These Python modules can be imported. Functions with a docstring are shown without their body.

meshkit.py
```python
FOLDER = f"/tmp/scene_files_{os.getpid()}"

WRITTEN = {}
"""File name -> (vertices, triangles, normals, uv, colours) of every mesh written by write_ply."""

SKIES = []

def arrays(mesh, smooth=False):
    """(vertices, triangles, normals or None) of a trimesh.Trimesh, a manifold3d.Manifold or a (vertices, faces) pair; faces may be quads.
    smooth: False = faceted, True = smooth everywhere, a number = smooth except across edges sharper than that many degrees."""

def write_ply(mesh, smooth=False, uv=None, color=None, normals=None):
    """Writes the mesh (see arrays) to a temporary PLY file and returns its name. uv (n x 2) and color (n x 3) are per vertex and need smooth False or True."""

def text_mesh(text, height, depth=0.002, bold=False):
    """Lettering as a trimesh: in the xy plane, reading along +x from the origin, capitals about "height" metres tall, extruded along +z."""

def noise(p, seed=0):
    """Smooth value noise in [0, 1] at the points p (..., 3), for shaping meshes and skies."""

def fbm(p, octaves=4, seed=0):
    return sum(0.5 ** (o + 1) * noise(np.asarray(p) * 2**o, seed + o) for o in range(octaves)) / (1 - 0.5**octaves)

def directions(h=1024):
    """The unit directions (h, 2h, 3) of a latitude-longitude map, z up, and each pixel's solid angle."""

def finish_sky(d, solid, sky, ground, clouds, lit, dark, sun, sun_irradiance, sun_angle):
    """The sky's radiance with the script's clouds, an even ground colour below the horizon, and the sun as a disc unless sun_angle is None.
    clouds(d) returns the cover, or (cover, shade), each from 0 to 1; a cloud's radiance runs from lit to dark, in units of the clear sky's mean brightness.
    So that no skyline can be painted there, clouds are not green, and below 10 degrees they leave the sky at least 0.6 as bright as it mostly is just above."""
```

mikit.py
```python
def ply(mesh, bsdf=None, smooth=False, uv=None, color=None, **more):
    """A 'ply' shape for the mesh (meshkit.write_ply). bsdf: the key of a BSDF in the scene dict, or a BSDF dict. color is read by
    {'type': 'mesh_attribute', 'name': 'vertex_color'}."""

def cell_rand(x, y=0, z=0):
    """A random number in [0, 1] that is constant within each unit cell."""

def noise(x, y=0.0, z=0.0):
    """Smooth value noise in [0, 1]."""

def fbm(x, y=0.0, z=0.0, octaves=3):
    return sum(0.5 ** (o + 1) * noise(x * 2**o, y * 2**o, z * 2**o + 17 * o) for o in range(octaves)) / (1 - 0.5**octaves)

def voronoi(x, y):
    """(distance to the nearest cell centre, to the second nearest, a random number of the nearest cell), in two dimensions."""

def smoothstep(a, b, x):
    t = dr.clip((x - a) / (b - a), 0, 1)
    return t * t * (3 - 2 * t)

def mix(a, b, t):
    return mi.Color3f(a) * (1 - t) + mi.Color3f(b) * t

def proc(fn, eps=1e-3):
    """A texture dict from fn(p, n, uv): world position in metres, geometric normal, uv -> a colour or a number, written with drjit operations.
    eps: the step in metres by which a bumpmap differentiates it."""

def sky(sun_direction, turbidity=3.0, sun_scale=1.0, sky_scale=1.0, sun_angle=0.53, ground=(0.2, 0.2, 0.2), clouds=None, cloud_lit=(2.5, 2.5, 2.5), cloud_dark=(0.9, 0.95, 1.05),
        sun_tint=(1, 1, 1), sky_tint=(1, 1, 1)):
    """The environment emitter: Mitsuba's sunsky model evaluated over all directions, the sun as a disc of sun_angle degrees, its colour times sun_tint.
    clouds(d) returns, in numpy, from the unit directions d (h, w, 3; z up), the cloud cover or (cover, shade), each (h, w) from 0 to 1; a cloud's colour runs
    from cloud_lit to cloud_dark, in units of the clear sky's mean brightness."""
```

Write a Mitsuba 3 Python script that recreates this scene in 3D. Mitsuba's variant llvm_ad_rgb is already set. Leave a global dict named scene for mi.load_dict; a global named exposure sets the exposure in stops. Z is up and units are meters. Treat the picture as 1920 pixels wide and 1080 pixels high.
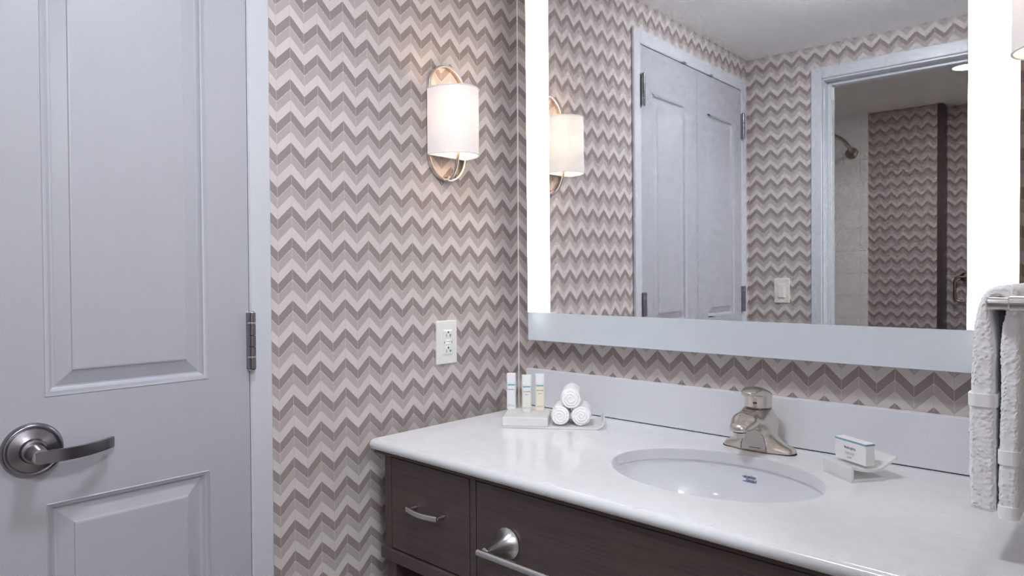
import math, random
import numpy as np, trimesh, manifold3d, shapely, shapely.geometry as sg
import drjit as dr, mitsuba as mi, mikit, meshkit
from mikit import noise, fbm, cell_rand, smoothstep, mix

random.seed(7); rng = np.random.default_rng(7)
scene, labels = {}, {}
T4 = mi.ScalarTransform4f

# ------------------------------------------------------------------ camera, lights, exposure
exposure = 0.15
F_PX = 1286.32
EYE = np.array([1.35008, -1.50364, 1.25])
RIGHT = np.array([0.73782923, 0.67496903, -0.00498359])
UP = np.array([-0.00757851, 0.01566662, 0.99984855])
FWD = np.array([-0.67494488, 0.73767972, -0.01667454])
scene['camera'] = {'type': 'perspective', 'fov': float(np.degrees(2 * math.atan(960 / F_PX))), 'fov_axis': 'x', 'near_clip': 0.02, 'far_clip': 50.0,
                   'to_world': T4().look_at(origin=EYE.tolist(), target=(EYE + FWD).tolist(), up=UP.tolist())}
LAMP_RADIANCE = [82.0, 86.5, 92.0]      # the room's round ceiling light
HALL_RADIANCE = [80.0, 84.0, 88.0]        # ceiling light of the passage outside
STRIP_RADIANCE = [2.5, 2.36, 2.1]        # the lit side strips of the mirror
BULB_RADIANCE = [21.0, 14.0, 8.6]
BAR_RADIANCE = [5.6, 5.1, 4.4]          # ends of the mirror's light bars behind the frosted band         # bulbs of the two sconces
SPOT_RADIANCE = [135.0, 128.0, 128.0]        # recessed light of the toilet room

# ------------------------------------------------------------------ measures (metres)
CW, CH, CZ, CA = 0.0332, 0.06801, 1.81326, 0.0328      # chevron: half width, repeat, a dark peak's height, amplitude
W, D, HC = 1.331, 1.8387, 2.25                          # room: x 0..W, y -D..0
ZC = 0.88                                               # countertop

# ------------------------------------------------------------------ helpers
def cat(*ms): return trimesh.util.concatenate([m for m in ms if m is not None])
def mani(m):
    d = m.to_mesh(); return trimesh.Trimesh(np.array(d.vert_properties[:, :3]), np.array(d.tri_verts), process=False)
def box(x0, x1, y0, y1, z0, z1, b=0.0015):
    lo, hi = np.array([x0, y0, z0], float), np.array([x1, y1, z1], float)
    b = min(b, 0.45 * (hi - lo).min()); pts = []
    for i in range(8):
        c = np.array([hi[k] if i >> k & 1 else lo[k] for k in range(3)]); s = np.array([-1 if i >> k & 1 else 1 for k in range(3)])
        if b <= 0: pts.append(c); continue
        for k in range(3):
            o = s * b; o[k] = 0; pts.append(c + o)
    return trimesh.convex.convex_hull(np.array(pts))
def basis(d):
    d = np.asarray(d, float); d = d / np.linalg.norm(d)
    a = np.cross(d, [0, 0, 1] if abs(d[2]) < 0.9 else [1, 0, 0]); a /= np.linalg.norm(a)
    return a, np.cross(d, a), d
def lathe(profile, origin=(0, 0, 0), axis=(0, 0, 1), n=48):
    a, b, d = basis(axis); P = np.array(profile, float); th = np.linspace(0, 2 * np.pi, n, endpoint=False)
    v = (np.asarray(origin, float) + P[:, None, 1:2] * d + P[:, None, 0:1] * (np.cos(th)[None, :, None] * a + np.sin(th)[None, :, None] * b)).reshape(-1, 3)
    f = []
    for i in range(len(P) - 1):
        for j in range(n):
            k = (j + 1) % n; f += [[i * n + j, i * n + k, (i + 1) * n + k], [i * n + j, (i + 1) * n + k, (i + 1) * n + j]]
    m = trimesh.Trimesh(v, f, process=True); m.update_faces(m.nondegenerate_faces()); return m
def cyl(p0, p1, r, r1=None, n=32, b=0.0008):
    p0, p1 = np.asarray(p0, float), np.asarray(p1, float); L = np.linalg.norm(p1 - p0); r1 = r if r1 is None else r1; b = min(b, r * .4, L * .4)
    return lathe([(0, 0), (r - b, 0), (r, b), (r1, L - b), (r1 - b, L), (0, L)], p0, p1 - p0, n)
def sweep(path, section, closed=False, up=None, caps=True, scale=None):
    """Sweeps a closed 2-D section (n, 2) along a path (m, 3)."""
    P, S = np.asarray(path, float), np.asarray(section, float); m, n = len(P), len(S)
    t = np.roll(P, -1, 0) - np.roll(P, 1, 0) if closed else np.gradient(P, axis=0)
    t /= np.linalg.norm(t, axis=1, keepdims=True)
    A = np.zeros_like(P)
    if up is not None:
        A[:] = np.cross(np.asarray(up, float), t); A /= np.linalg.norm(A, axis=1, keepdims=True)
    else:
        a = basis(t[0])[0]
        for i in range(m):
            a = a - np.dot(a, t[i]) * t[i]; a /= np.linalg.norm(a); A[i] = a
    B = np.cross(t, A); sc = np.ones(m) if scale is None else np.asarray(scale, float)
    v = (P[:, None] + sc[:, None, None] * (S[None, :, 0:1] * A[:, None] + S[None, :, 1:2] * B[:, None])).reshape(-1, 3); f = []
    for i in range(m if closed else m - 1):
        for j in range(n):
            k, q = (j + 1) % n, (i + 1) % m; f += [[i * n + j, i * n + k, q * n + k], [i * n + j, q * n + k, q * n + j]]
    if caps and not closed:
        v = np.vstack([v, P[0], P[-1]]); c0, c1 = len(v) - 2, len(v) - 1
        for j in range(n):
            k = (j + 1) % n; f += [[c0, k, j], [c1, (m - 1) * n + j, (m - 1) * n + k]]
    return outward(v, f)
def outward(v, f):
    v, f = np.asarray(v, float), np.asarray(f); c = v - v.mean(0)
    if np.einsum('ij,ij->i', c[f[:, 0]], np.cross(c[f[:, 1]], c[f[:, 2]])).sum() < 0: f = f[:, ::-1]
    return trimesh.Trimesh(v, f, process=False)
def circ(r, n=20, ry=None):
    a = np.linspace(0, 2 * np.pi, n, endpoint=False); return np.stack([r * np.cos(a), (ry or r) * np.sin(a)], 1)
def rrect(w, h, r, n=4):
    pts = []
    for cx, cy, a0 in ((w / 2 - r, h / 2 - r, 0), (-w / 2 + r, h / 2 - r, 90), (-w / 2 + r, -h / 2 + r, 180), (w / 2 - r, -h / 2 + r, 270)):
        for a in np.radians(np.linspace(a0, a0 + 90, n + 1)): pts.append([cx + r * math.cos(a), cy + r * math.sin(a)])
    return np.array(pts)
def extrude(poly, h):
    gs = getattr(poly, 'geoms', [poly]); return cat(*[trimesh.creation.extrude_polygon(g, h, engine='earcut') for g in gs])
def frame(mesh, o, ex, ey, ez=None):
    """Puts local x, y, z on the directions ex, ey, ez at o."""
    ex, ey = np.asarray(ex, float), np.asarray(ey, float); ez = np.cross(ex, ey) if ez is None else np.asarray(ez, float)
    v = np.asarray(o, float) + mesh.vertices @ np.stack([ex, ey, ez]); f = mesh.faces
    if np.linalg.det(np.stack([ex, ey, ez])) < 0: f = f[:, ::-1]
    return trimesh.Trimesh(v, f, process=False)
def moved(mesh, *d): m = mesh.copy(); m.apply_translation(d); return m
def merged(m): m = m.copy(); m.merge_vertices(merge_tex=True, merge_norm=True); return m
def numbered(k):
    if k not in scene and k not in labels: return k
    i = 1
    while f'{k}_{i:03d}' in scene or f'{k}_{i:03d}' in labels: i += 1
    return f'{k}_{i:03d}'
def put(key, mesh, bsdf, smooth=30, **more):
    scene[key] = mikit.ply(mesh, bsdf, smooth=smooth, **more); return key
def thing(name, label, category, group=None):
    key = numbered(name); labels[key] = {'label': label, 'category': category}
    if group: labels[key]['group'] = group
    return key
def part(parent, name, mesh, bsdf, smooth=30, label=None, kind=None, **more):
    key = numbered(parent + '__' + name); put(key, mesh, bsdf, smooth, **more)
    if label: labels.setdefault(key, {})['label'] = label
    if kind: labels.setdefault(key, {})['kind'] = kind
    return key
def struct(key, mesh, bsdf, label, category, smooth=30):
    if mesh is not None: put(key, mesh, bsdf, smooth)
    labels[key] = {'kind': 'structure', 'label': label, 'category': category}; return key
def text(s, height, width=None, depth=0.0004, bold=False, shear=0.0):
    """Lettering centred on the origin, reading along +x, up +y, raised along +z."""
    m = meshkit.text_mesh(s, height, depth, bold); v = m.vertices.copy()
    v[:, :2] -= (v[:, :2].min(0) + v[:, :2].max(0)) / 2
    if width: v[:, 0] *= width / np.ptp(v[:, 0])
    v[:, 0] += shear * v[:, 1]; return trimesh.Trimesh(v, m.faces, process=False)

# ------------------------------------------------------------------ materials
def two(d): return {'type': 'twosided', 'bsdf': d}
def rgb(*c): return {'type': 'rgb', 'value': list(c)}
def princ(c, rough=0.5, spec=0.5, metal=0.0, **k):
    return {'type': 'principled', 'base_color': rgb(*c) if isinstance(c, (tuple, list)) else c, 'roughness': rough, 'metallic': metal, **({'specular': spec} if not metal else {}), **k}
def bump(b, fn, scale, eps=1e-3): return {'type': 'bumpmap', 'tex': mikit.proc(fn, eps), 'scale': scale, 'bsdf': b}

def chevron(p, n, uv):
    u = dr.select(dr.abs(n.x) > 0.5, p.y, p.x); z = p.z
    far, loo = (p.y < -D + 0.01) & (dr.abs(n.y) > 0.5), p.y < -3.0
    u = dr.select(far, u - 0.0408, u); z = dr.select(far, z - 0.0053, z)
    u = dr.select(loo, u + 0.0408 - dr.select(p.y < -3.5, 0.6195, 0.3986), u); z = dr.select(loo, z + 0.0053 - (2.137 - CZ), z)
    s = u / CW; k = dr.abs(s - 2 * dr.round(s / 2)); v = (CZ - z - CA * k) / CH; r = dr.floor(v); f = v - r
    col = dr.floor(s); tone = 1 + 0.05 * (cell_rand(col, r, 1 + dr.floor(f * 3)) - 0.5) + 0.05 * (fbm(p.x * 9, p.y * 9, p.z * 9) - 0.5)
    c = mi.Color3f(dr.select(f < 1 / 3, mi.Color3f(0.292, 0.246, 0.242), dr.select(f < 2 / 3, mi.Color3f(0.440, 0.390, 0.382), mi.Color3f(0.612, 0.560, 0.548)))) * tone
    dcol = dr.abs(s - dr.round(s)) * CW
    line = 1 - smoothstep(0.0003, 0.0007, dr.abs(f - 1 / 3) * CH * 0.72)
    line = dr.maximum(line, 0.4 * (1 - smoothstep(0.0003, 0.0008, dr.abs(f - 2 / 3) * CH * 0.72)))
    c = mix(c, (0.66, 0.61, 0.59), 0.85 * line)
    seam = 1 - smoothstep(0.0003, 0.0008, dcol)
    return mix(c, mi.Color3f(dr.select(f > 0.6, 0.42, 0.66)), 0.5 * seam)
scene['wallpaper'] = two({'type': 'diffuse', 'reflectance': mikit.proc(chevron)})
scene['ceiling_paint'] = two({'type': 'diffuse', 'reflectance': rgb(0.92, 0.92, 0.92)})
scene['shell_paint'] = two({'type': 'diffuse', 'reflectance': rgb(0.66, 0.63, 0.61)})
def door_grain(p, n, uv): return fbm(p.y * 160, p.x * 160, p.z * 9, 3)
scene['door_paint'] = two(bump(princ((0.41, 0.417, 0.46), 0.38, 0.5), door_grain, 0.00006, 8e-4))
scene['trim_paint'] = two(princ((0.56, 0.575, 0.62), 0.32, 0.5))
def tile_floor(p, n, uv):
    a, b = p.x / 0.305, p.y / 0.305; ea, eb = dr.abs(a - dr.round(a)), dr.abs(b - dr.round(b))
    g = smoothstep(0.004, 0.010, dr.minimum(ea, eb)); return mix((0.30, 0.28, 0.26), mi.Color3f(0.27, 0.245, 0.22) * (0.85 + 0.3 * fbm(p.x * 14, p.y * 14)), g)
scene['floor_tile'] = two(princ(mikit.proc(tile_floor), 0.35))
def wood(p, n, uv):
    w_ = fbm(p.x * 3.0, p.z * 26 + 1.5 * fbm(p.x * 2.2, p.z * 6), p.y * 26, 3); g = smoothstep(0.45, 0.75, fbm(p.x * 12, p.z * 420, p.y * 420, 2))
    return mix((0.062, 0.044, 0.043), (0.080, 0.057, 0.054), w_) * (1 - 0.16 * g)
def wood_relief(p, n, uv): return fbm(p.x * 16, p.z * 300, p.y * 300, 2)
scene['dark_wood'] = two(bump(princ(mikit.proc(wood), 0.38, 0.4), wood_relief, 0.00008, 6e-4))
scene['dark_inside'] = two(princ((0.03, 0.024, 0.022), 0.6, 0.2))
def quartz(p, n, uv):
    a = fbm(p.x * 60, p.y * 60, p.z * 60, 3); b = fbm(p.x * 9, p.y * 9, p.z * 9, 3)
    return mix((0.655, 0.668, 0.685), (0.685, 0.698, 0.715), smoothstep(0.3, 0.7, 0.7 * a + 0.3 * b))
scene['quartz'] = two(princ(mikit.proc(quartz), 0.16, 0.5))
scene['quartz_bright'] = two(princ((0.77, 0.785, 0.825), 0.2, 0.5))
scene['porcelain'] = two(princ((0.74, 0.75, 0.78), 0.08, 0.5))
scene['nickel'] = two(princ((0.70, 0.65, 0.595), 0.27, metal=1.0))
scene['steel'] = two(princ((0.62, 0.61, 0.61), 0.25, metal=1.0))
scene['dark_steel'] = two(princ((0.27, 0.26, 0.29), 0.22, metal=1.0))
scene['bronze_nickel'] = two(princ((0.36, 0.31, 0.28), 0.25, metal=1.0))
scene['silver'] = two({'type': 'conductor', 'material': 'none', 'specular_reflectance': rgb(0.93, 0.94, 0.945)})
scene['frost'] = {'type': 'principledthin', 'base_color': rgb(0.83, 0.88, 0.93), 'roughness': 0.35, 'diff_trans': 0.50, 'spec_trans': 0.0, 'eta': 1.45}
scene['white_plastic'] = two(princ((0.82, 0.82, 0.80), 0.25, 0.5))
scene['ivory_plastic'] = two(princ((0.74, 0.72, 0.66), 0.3, 0.5))
scene['black'] = two(princ((0.02, 0.02, 0.025), 0.5, 0.3))
scene['ink_blue'] = two(princ((0.10, 0.11, 0.22), 0.6, 0.3))
scene['ink_grey'] = two(princ((0.22, 0.22, 0.26), 0.6, 0.3))
scene['stripe_blue'] = two(princ((0.16, 0.42, 0.56), 0.5, 0.4))
scene['soap_stripe'] = two(princ((0.20, 0.38, 0.48), 0.5, 0.4))
scene['red'] = two(princ((0.45, 0.02, 0.03), 0.4)); scene['blue'] = two(princ((0.02, 0.06, 0.5), 0.4))
scene['card'] = two(princ((0.84, 0.84, 0.84), 0.5, 0.3))
scene['bottle_white'] = two(princ((0.84, 0.86, 0.88), 0.35, 0.4))
scene['bottle_pale'] = two(princ((0.80, 0.80, 0.74), 0.35, 0.4))
scene['bottle_cream'] = two(princ((0.84, 0.79, 0.66), 0.35, 0.4))
scene['acrylic'] = {'type': 'principledthin', 'base_color': rgb(0.99, 0.99, 0.985), 'roughness': 0.22, 'diff_trans': 0.55, 'spec_trans': 0.16, 'eta': 1.3}
def terry(p, n, uv): return fbm(p.x * 700, p.y * 700, p.z * 700, 2)
scene['terry'] = two(bump({'type': 'diffuse', 'reflectance': rgb(0.95, 0.955, 0.965)}, terry, 0.00028, 6e-4))
scene['hem'] = two({'type': 'diffuse', 'reflectance': rgb(0.93, 0.935, 0.945)})
scene['shade_glass'] = {'type': 'principledthin', 'base_color': rgb(0.93, 0.91, 0.90), 'roughness': 0.35, 'diff_trans': 0.13, 'spec_trans': 0.0, 'eta': 1.4}
scene['surround'] = two(princ((0.93, 0.93, 0.95), 0.25, 0.5))
scene['strip_face'] = two(princ((0.85, 0.85, 0.85), 0.4))

def area(r, w=1.0): return {'emitter': {'type': 'area', 'radiance': rgb(*r), 'sampling_weight': w}}

# ------------------------------------------------------------------ room shell
LY0, LY1, LZ = -1.7385, -0.8330, 2.0925            # the closet's opening in the left wall
def wall_yz(x0, x1, y0, y1, z1, holes=()):           # a slab normal to x
    p = sg.box(y0, 0, y1, z1)
    for h in holes: p = p.difference(sg.box(*h))
    return frame(extrude(p, x1 - x0), (x0, 0, 0), (0, 1, 0), (0, 0, 1), (1, 0, 0))
def wall_xz(y0, y1, x0, x1, z1, holes=()):
    p = sg.box(x0, 0, x1, z1)
    for h in holes: p = p.difference(sg.box(*h))
    return frame(extrude(p, y1 - y0), (0, y0, 0), (1, 0, 0), (0, 0, 1), (0, 1, 0))
DX0, DX1, DZ = 0.3415, 1.1215, 2.108                 # the doorway in the far wall
RY0, RY1 = -1.78, -0.95                              # the doorway in the right wall, where one stands
struct('wall_left', wall_yz(-0.12, 0, -D - 0.12, 0, HC, [(LY0, -1, LY1, LZ)]), 'wallpaper', 'wall papered with taupe and cream chevrons behind the outlet and the left wall lamp', 'wall', False)
struct('wall_back', wall_xz(0, 0.1, -0.12, W + 0.12, HC), 'wallpaper', 'chevron papered wall behind the lit mirror and the vanity', 'wall', False)
struct('wall_far', wall_xz(-D - 0.12, -D, 0, W, HC, [(DX0, -1, DX1, DZ)]), 'wallpaper', 'chevron papered wall with the light switch, seen in the mirror', 'wall', False)
struct('wall_right', wall_yz(W, W + 0.12, -D - 0.12, 0, HC, [(RY0, -1, RY1, 2.108)]), 'wallpaper', 'chevron papered wall holding the towel bar and the right wall lamp', 'wall', False)
struct('wall_closet', box(-0.72, -0.70, -1.9, -0.7, 0, HC, 0), 'shell_paint', 'plain wall at the back of the closet', 'wall', False)
struct('wall_hall', box(2.50, 2.60, -2.1, 0.1, 0, HC, 0), 'shell_paint', 'plain wall of the passage outside', 'wall', False)
struct('wall_hall_back', box(W + .12, 2.5, 0.0, 0.1, 0, HC, 0), 'shell_paint', 'plain end wall of the passage', 'wall', False)
struct('wall_hall_front', box(W + .12, 2.5, -2.06, -1.96, 0, HC, 0), 'shell_paint', 'plain near end wall of the passage', 'wall', False)
struct('floor', box(-0.72, 2.6, -3.75, 0.1, -0.1, 0, 0), 'floor_tile', 'beige tiled floor', 'floor', False)
struct('ceiling', box(-0.72, 2.6, -D - 0.06, 0.1, HC, HC + 0.1, 0), 'ceiling_paint', 'smooth white ceiling seen in the mirror', 'ceiling', False)
struct('ceiling_toilet', box(-0.72, 2.6, -3.75, -D - 0.06, 2.24, 2.34, 0), 'ceiling_paint', 'dim ceiling of the toilet room seen through the doorway in the mirror', 'ceiling', False)
struct('trim_1', lathe([(0, 0), (0.0022, 0), (0.0022, HC), (0, HC)], (0.0012, -0.0012, 0), (0, 0, 1), 12), 'white_plastic', 'thin pale bead in the corner between the two papered walls', 'trim')
for i, m in enumerate((box(0, .012, -0.784, 0, 0, .09, .003), box(0.0, .292, -D, -D + .012, 0, .09, .003), box(W - .012, W, -0.90, 0, 0, .09, .003))):
    struct(('baseboard_left', 'baseboard_far', 'baseboard_right')[i], m, 'trim_paint', ('white baseboard under the chevron wall', 'white baseboard beside the doorway', 'white baseboard under the right wall')[i], 'baseboard')
# toilet room beyond the far wall
Y1, Y2, XD = -3.44, -3.58, 0.5445
struct('wall_toilet', box(-0.6, XD - 0.002, Y1 - 0.1, Y1, 0, 2.24, 0), 'wallpaper', 'shaded chevron papered wall in the toilet room, left of the dark strip', 'wall', False)
struct('wall_toilet_recess', box(XD - .1, 1.6, Y2 - 0.1, Y2, 0, 2.24, 0), 'wallpaper', 'narrow stretch of chevron papered wall right of the dark strip', 'wall', False)
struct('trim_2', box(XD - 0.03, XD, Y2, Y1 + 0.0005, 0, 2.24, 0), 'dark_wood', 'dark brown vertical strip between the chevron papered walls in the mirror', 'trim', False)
struct('wall_toilet_left', box(-0.70, -0.60, -3.75, -D - 0.06, 0, 2.24, 0), 'shell_paint', 'plain side wall of the toilet room', 'wall', False)
struct('wall_toilet_right', box(1.6, 1.7, -3.75, -D - .12, 0, 2.24, 0), 'shell_paint', 'plain side wall of the toilet room', 'wall', False)
struct('wall_toilet_front', box(-0.6, 0, -D - .14, -D - .12, 0, 2.24, 0), 'shell_paint', 'plain wall of the toilet room beside the doorway', 'wall', False)
struct('wall_shower', box(-0.6, 0.1325, Y1, Y1 + 0.004, 0, 2.24, 0), 'surround', 'pale tiled shower wall holding the curtain rod', 'wall', False)
zj = [2.2375 - 0.1455 * k for k in range(16)]
tile_a = mikit.ply(box(-0.1435, 0.1435, 0, 0.006, 0.0012, 0.1443, 0.0015), 'surround', smooth=False)
tile_b = mikit.ply(box(0.0008, 0.0458, 0, 0.007, 0.0012, 0.1443, 0.003), 'surround', smooth=False)
for k in range(1, 14):
    for x in (-0.058, -0.346): scene[numbered('wall_shower__tile')] = {**tile_a, 'to_world': T4().translate([x, Y1 + 0.003, zj[k]])}
    scene[numbered('wall_shower__edge_tile')] = {**tile_b, 'to_world': T4().translate([0.0866, Y1 + 0.003, zj[k]])}
scene[numbered('wall_shower__tile')] = {**tile_a, 'to_world': T4().translate([-0.058, Y1 + 0.003, zj[0]]) @ T4().scale([1, 1, 0.015])}

# ------------------------------------------------------------------ casings
def casing(key, label, quads):
    struct(key, None, None, label, 'door casing')
    for name, m in quads: part(key, name, m, 'trim_paint')
CX = 0.0115
def board(axis, a0, a1, z0, z1, f0, f1): return box(f0, f1, a0, a1, z0, z1, .003) if axis == 'x' else box(a0, a1, f0, f1, z0, z1, .003)
casing('trim_3', 'white flat casing around the closet doors', [
    ('side_casing', board('x', LY1 + .0005, -0.7845, 0, 2.1455, -.001, CX)), ('side_casing', board('x', -1.7935, LY0 - .0005, 0, 2.1455, -.001, CX)),
    ('head_casing', board('x', LY0 - .0005, LY1 + .0005, LZ + .0005, 2.1455, -.001, CX - .0002)),
    ('jamb', box(-.12, -.0365, LY1 - .012, LY1, 0, LZ, .001)), ('jamb', box(-.12, -.0365, LY0, LY0 + .012, 0, LZ, .001)), ('head_jamb', box(-.12, -.0365, LY0 + .012, LY1 - .012, LZ - .012, LZ, .001))])
ys = -D
casing('trim_4', 'white casing and jamb of the doorway to the toilet room, seen in the mirror', [
    ('side_casing', board('y', .2935, .3405, 0, 2.152, ys - .001, ys + .013)), ('side_casing', board('y', 1.1225, 1.1695, 0, 2.152, ys - .001, ys + .013)),
    ('head_casing', board('y', .3405, 1.1225, 2.1005, 2.152, ys - .001, ys + .0128)),
    ('jamb', box(DX0, .3465, ys - .12, ys + .004, 0, 2.1005, .001)), ('jamb', box(1.1165, DX1, ys - .12, ys + .004, 0, 2.1005, .001)),
    ('head_jamb', box(.3465, 1.1165, ys - .12, ys + .004, 2.092, 2.1005, .001)),
    ('door_stop', box(.3465, .3665, ys - .085, ys - .045, 0, 2.092, .002)), ('door_stop', box(1.0965, 1.1165, ys - .085, ys - .045, 0, 2.092, .002)),
    ('head_stop', box(.3665, 1.0965, ys - .085, ys - .045, 2.076, 2.092, .002))])
casing('trim_5', 'white casing of the doorway in the right wall', [
    ('side_casing', board('x', RY1, RY1 + .045, 0, 2.15, W - .010, W + .001)), ('side_casing', board('x', RY0 - .045, RY0, 0, 2.15, W - .010, W + .001)),
    ('head_casing', board('x', RY0, RY1, 2.108, 2.15, W - .0098, W + .001))])

# ------------------------------------------------------------------ closet doors
XF = 0.0087
def rings(y0, y1, z0, z1, prof):
    v, f = [], []
    for ins, dep in prof: v += [[XF + dep, y0 + ins, z0 + ins], [XF + dep, y1 - ins, z0 + ins], [XF + dep, y1 - ins, z1 - ins], [XF + dep, y0 + ins, z1 - ins]]
    for i in range(len(prof) - 1):
        for j in range(4):
            k = (j + 1) % 4; f += [[4 * i + j, 4 * i + k, 4 * i + 4 + k], [4 * i + j, 4 * i + 4 + k, 4 * i + 4 + j]]
    b = 4 * (len(prof) - 1); f += [[b, b + 1, b + 2], [b, b + 2, b + 3]]
    return trimesh.Trimesh(v, f, process=False)
MOULD = [(0, -.004), (0, 0), (.0015, .0012), (.0038, -.0004), (.0060, -.0030), (.0085, -.0040), (.0095, -.0065), (.0125, -.0105), (.0140, -.0115)]
FIELD = [(.0140, -.0115), (.0168, -.0115), (.0182, -.0108), (.0405, -.0036), (.0420, -.0014), (.0445, -.0008)]
def leaf(key, y0, y1, hinge_high, label):
    """One leaf with two raised panels; hinge_high: its hinges are at the edge nearer the vanity."""
    g = .0012; y0, y1 = y0 + g, y1 - g; z0, z1 = .012, LZ - .0035
    a, b = (.093, .082) if hinge_high else (.078, .093)
    a, b = (.0945, .0825) if hinge_high else (.0825, .0945)
    pans = [(y0 + a, y1 - b, 1.0525, 1.9300), (y0 + a, y1 - b, .26, .8745)]
    p = sg.box(y0, z0, y1, z1)
    for q in pans: p = p.difference(sg.box(q[0], q[2], q[1], q[3]))
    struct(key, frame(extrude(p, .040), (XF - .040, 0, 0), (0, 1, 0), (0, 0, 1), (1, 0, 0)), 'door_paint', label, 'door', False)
    for q in pans:
        pk = part(key, 'raised_panel', rings(*q, FIELD), 'door_paint', False)
        part(pk, 'panel_moulding', rings(*q, MOULD + [(.0141, -.0117)]).submesh([np.arange(len(MOULD) * 8)], append=True), 'door_paint', 40)
    ye, s = (y1 + .0005, 1) if hinge_high else (y0 - .0005, -1)
    for zc in (1.924, 1.1218, .30):
        hk = part(key, 'hinge', cat(box(XF - .001, XF + .0115, min(ye, ye - s * .0065), max(ye, ye - s * .0065), zc - .057, zc + .057, .0006),
                                    box(XF - .001, XF + .010, min(ye + s * .001, ye + s * .003), max(ye + s * .001, ye + s * .003), zc - .057, zc + .057, .0006)), 'dark_steel')
        c = (XF + .0115, ye, 0); cuts = [-.057, -.0345, -.0115, .0115, .0345, .057]
        for k in range(5): part(hk, 'knuckle', cyl((c[0], c[1], zc + cuts[k] + .0004 + .004 * (k in (1, 4))), (c[0], c[1], zc + cuts[k + 1] - .0004), .0078, n=24), 'dark_steel', 35)
        for k in (1, 4): part(hk, 'bearing', cyl((c[0], c[1], zc + cuts[k] - .0002), (c[0], c[1], zc + cuts[k] + .0042), .0082, n=24), 'steel', 35)
        for s2 in (-1, 1): part(hk, 'pin_cap', lathe([(0, .0045), (.0035, .004), (.0066, .0022), (.0078, 0), (0, 0)], (c[0], c[1], zc + s2 * .057), (0, 0, s2), 24), 'steel', 35)
    return y0, y1
YM = -1.2857
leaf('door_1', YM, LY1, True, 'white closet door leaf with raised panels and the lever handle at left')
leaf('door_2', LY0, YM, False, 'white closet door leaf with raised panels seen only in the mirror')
for yy, k in ((-1.165, 'door_1'), (-1.41, 'door_2')):
    part(k, 'catch', box(CX - .003, CX + .004, yy - .016, yy + .016, LZ - .001, LZ + .007, .001), 'steel')
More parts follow.
